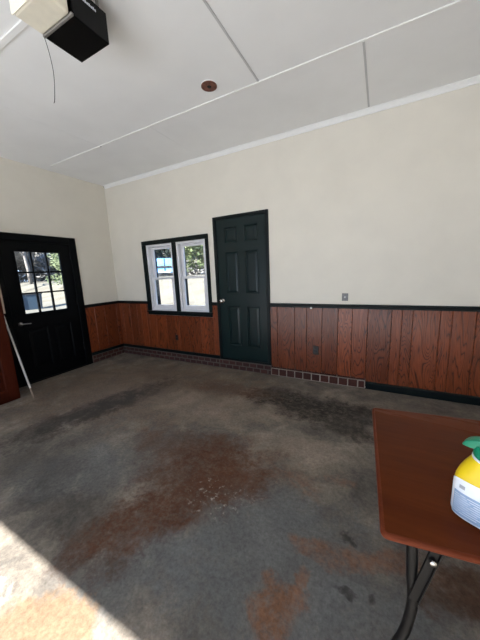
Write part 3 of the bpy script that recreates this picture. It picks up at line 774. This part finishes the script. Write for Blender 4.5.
# ------------------------------------------------------------------ outdoors
def gz(x, y):
    s = min(1.0, max(0.0, (y-7.8)/7.2)); s = s*s*(3-2*s)
    return -0.03+1.38*s
b = B(); NX = 60
xs = [-90+i*180/NX for i in range(NX+1)]; g = []
def ridge(x0, x1, y0, y1, nx, ny):
    vs = [[b.verts.new((x0+(x1-x0)*i/nx, y0+(y1-y0)*j/ny, gz(0, y0+(y1-y0)*j/ny))) for i in range(nx+1)] for j in range(ny+1)]
    for j in range(ny):
        for i in range(nx): b.faces.new([vs[j][i], vs[j][i+1], vs[j+1][i+1], vs[j+1][i]]).smooth = True
ridge(-110, 60, YB+0.22, 110, 20, 120)
ridge(-110, XL-0.22, YF-WT, YB+0.22, 10, 3); ridge(XR+0.2, 60, YF-WT, YB+0.22, 10, 3); ridge(-110, XL-1, -9, YF-WT, 10, 4); ridge(XR+1, 60, -9, YF-WT, 10, 4)
struct(obj('ground', b, 'ground'))
b = B(); box(b, (XL-1, -9, -0.15), (XR+1, YF-WT, -0.012)); struct(obj('unseen_driveway', b, 'drive'))  # unseen; pale slab put in to bounce sunlight up to the ceiling
b = B(); box(b, (-110, -60, -0.2), (60, -9.0, -0.02)); struct(obj('unseen_street', b, 'asphalt'))  # unseen; dark grey surface added to curb warm bounce on the back wall

def rand_dir(r):
    while True:
        v = Vector((r.uniform(-1, 1), r.uniform(-1, 1), r.uniform(-1, 1)))
        if 0.05 < v.length < 1: return v.normalized()
def trunk_mesh(r, h, rad, levels, bm):
    def grow(p, d, L, rr, lv):
        n = 5; pts = [p]; q = p.copy(); dd = d.copy()
        for i in range(n):
            dd = (dd + rand_dir(r)*0.16 + Vector((0, 0, 0.06))).normalized(); q = q+dd*(L/n); pts.append(q.copy())
        tube(bm, pts, [rr*(1-0.6*i/n) for i in range(n+1)], 6 if lv > 1 else 4, 0, lv == levels)
        if lv > 0:
            for k in range(5 if lv == levels else 4):
                i = r.randint(2, n); s = (dd+rand_dir(r)*0.95); s.z = abs(s.z)*0.8+0.05
                grow(pts[i], s.normalized(), L*r.uniform(0.42, 0.62), rr*0.45, lv-1)
    grow(Vector((0, 0, -0.05)), Vector((0, 0, 1)), h*0.55, rad, levels)
def leaves(bm, r, centres, size, n):
    for c, rr in centres:
        for k in range(n):
            d = rand_dir(r)*rr*(r.random()**0.4); p = c+Vector((d.x, d.y, d.z*0.75))
            u = rand_dir(r); v = u.orthogonal().normalized(); s = size*r.uniform(0.6, 1.3)
            vs = [bm.verts.new(p+u*s), bm.verts.new(p+v*s*0.5), bm.verts.new(p-u*s), bm.verts.new(p-v*s*0.5)]
            bm.faces.new(vs)
def copy_tree(o, loc, rz, sc):
    c = o.copy(); COL.objects.link(c); c.location = loc; c.rotation_euler = (0, 0, rz); c.scale = (sc, sc, sc)
    for ch in o.children:
        d = ch.copy(); COL.objects.link(d); d.parent = c
    return c
def polar(ax, ay, r):
    L = math.hypot(ax, ay); x, y = ax/L*r, ay/L*r; return (x, y, gz(x, y))
r = random.Random(5)
# bare woodland trees
proto = []
for k in range(3):
    e = empty('bare_tree'); bm = B(); trunk_mesh(r, 11+k, 0.17, 3, bm); obj('branches', bm, 'bark', e); proto.append(e)
spots = []
for i in range(10):
    ang = math.radians(106+(172-106)*(i+0.5)/10 + r.uniform(-0.5, 0.5)); spots.append((math.cos(ang), math.sin(ang), 28.0+(i % 2)*4.5))
for i, (ax, ay, rr) in enumerate(spots):
    loc = polar(ax, ay, rr)
    if i < 3: o = proto[i]; o.location = loc; o.rotation_euler = (0, 0, r.uniform(0, 6))
    else: o = copy_tree(proto[i % 3], loc, r.uniform(0, 6), r.uniform(0.85, 1.2))
    tag(o, 'bare grey tree in the wood beyond the yard', 'tree', 'bare trees beyond the yard')
# dark evergreens behind the blue car
def bushy(name, h, rad, mat, n, size, seed, trunk=0.09, low=0.18):
    q = random.Random(seed); e = empty(name)
    bm = B(); trunk_mesh(q, h*0.9, trunk, 2, bm); obj('stem', bm, 'bark', e)
    cs_ = []
    for k in range(26 if low > 0.1 else 40):
        z = h*(low+(0.98-low)*q.random()); wv = rad*(1.05-0.75*(z/h)); a = q.uniform(0, 2*PI); rr = wv*q.random()**0.5
        cs_.append((Vector((rr*math.cos(a), rr*math.sin(a), z)), rad*0.42))
    bm = B(); leaves(bm, q, cs_, size, n); obj('foliage', bm, mat, e)
    return e
ev = bushy('evergreen_tree', 7.5, 2.6, 'leaf_dark', 170, 0.17, 21, 0.14)
for i, (ax, ay, rr) in enumerate([(-0.70, 0.70, 27.5), (-0.655, 0.745, 28.5), (-0.75, 0.66, 28.0)]):
    loc = polar(ax, ay, rr); o = ev if i == 0 else copy_tree(ev, loc, i*1.3, r.uniform(0.9, 1.15)); o.location = loc
    tag(o, 'dark dense evergreen tree rising behind the light blue car', 'tree', 'evergreens behind the blue car')
th = bushy('thicket_tree', 9.5, 3.2, 'leaf_grey', 330, 0.20, 44, 0.12, 0.02)
for i in range(13):
    ang = math.radians(106+66*(i+0.5)/13); loc = polar(math.cos(ang), math.sin(ang), 39.0 + 9.0*(i % 2))
    o = th if i == 0 else copy_tree(th, loc, i*1.7, 1.0+0.18*(i % 2)); o.location = loc
    tag(o, 'grey-brown twiggy tree in the dense wood behind the bare trunks', 'tree', 'twiggy trees at the back of the wood')
gb = bushy('leafy_shrub', 3.6, 1.9, 'leaf_green', 130, 0.12, 33, 0.06)
lab = ['light green leafy tree filling the upper right window pane', 'light green shrub seen through the top right pane of the black door', 'light green shrub at the wood edge beyond the window']
for i, (ax, ay, rr, sc) in enumerate([(-0.598, 0.802, 20.0, 1.05), (-0.868, 0.497, 24.0, 0.75), (-0.545, 0.838, 22.0, 0.9)]):
    loc = polar(ax, ay, rr); o = gb if i == 0 else copy_tree(gb, loc, i*2.1, sc); o.location = loc; o.scale = (sc, sc, sc)
    tag(o, lab[i], 'shrub')

# light blue car parked beyond the window
vl = polar(-0.684, 0.730, 24.0); va = math.atan2(-0.684, 0.730)
vn = empty('parked_car', vl, math.atan2(0.730, -0.684)-PI/2); tag(vn, 'light blue car parked on the rise beyond the left window', 'car')
outl = [(-0.82, 0.28), (-0.84, 0.60), (-0.80, 0.88), (-0.66, 1.30), (-0.55, 1.40), (0.55, 1.40), (0.66, 1.30), (0.80, 0.88), (0.84, 0.60), (0.82, 0.28)]
t = bmesh.new(); prism(t, outl, -2.0, 2.0, lambda u, v, d: Vector((u, d, v)))
bmesh.ops.bevel(t, geom=list(t.edges), offset=0.05, segments=2, affect='EDGES'); b = B(); merge(b, t); obj('body', b, 'van', vn)
b = B(); prism(b, [(-0.66, 0.92), (-0.55, 1.28), (0.55, 1.28), (0.66, 0.92)], -2.02, -1.98, lambda u, v, d: Vector((u, d, v))); obj('windscreen', b, 'van', vn)
b = B(); box(b, (-0.86, -2.08, 0.68), (0.86, -1.97, 0.83), 0, 0.02); obj('bumper', b, 'tyre', vn)
b = B(); box(b, (-0.035, -2.05, 0.30), (0.035, -1.99, 1.38), 0, 0.01); obj('pillar', b, 'tyre', vn)
b = B(); box(b, (-0.45, -2.07, 0.30), (0.45, -1.99, 0.40), 0, 0.02); obj('plate_panel', b, 'van_white', vn)
for x in (-0.72, 0.72):
    for y in (-1.35, 1.35):
        b = B(); lathe(b, [(0.0, -0.1), (0.30, -0.1), (0.32, -0.07), (0.32, 0.07), (0.30, 0.1), (0.0, 0.1)], (x, y, 0.32), (1, 0, 0), 24); obj('wheel', b, 'tyre', vn)
# dark bin on the gravel beyond the black door
bi = empty('storage_bin', (-16.45, 7.32, gz(0, 7.3)), math.atan2(7.3, -16.4)-PI/2); tag(bi, 'dark blue storage bin standing on pale gravel beyond the black door', 'bin')
b = B(); prism(b, [(-0.42, 0.0), (0.42, 0.0), (0.47, 0.78), (-0.47, 0.78)], -0.35, 0.35, lambda u, v, d: Vector((u, d, v))); obj('body', b, 'binblue', bi)
b = B(); box(b, (-0.50, -0.39, 0.78), (0.50, 0.39, 0.86), 0, 0.02); obj('lid', b, 'bingrey', bi)
for x in (-0.36, 0.36):
    b = B(); box(b, (x-0.03, -0.39, 0.10), (x+0.03, -0.34, 0.74), 0, 0.01); obj('rib', b, 'bingrey', bi)
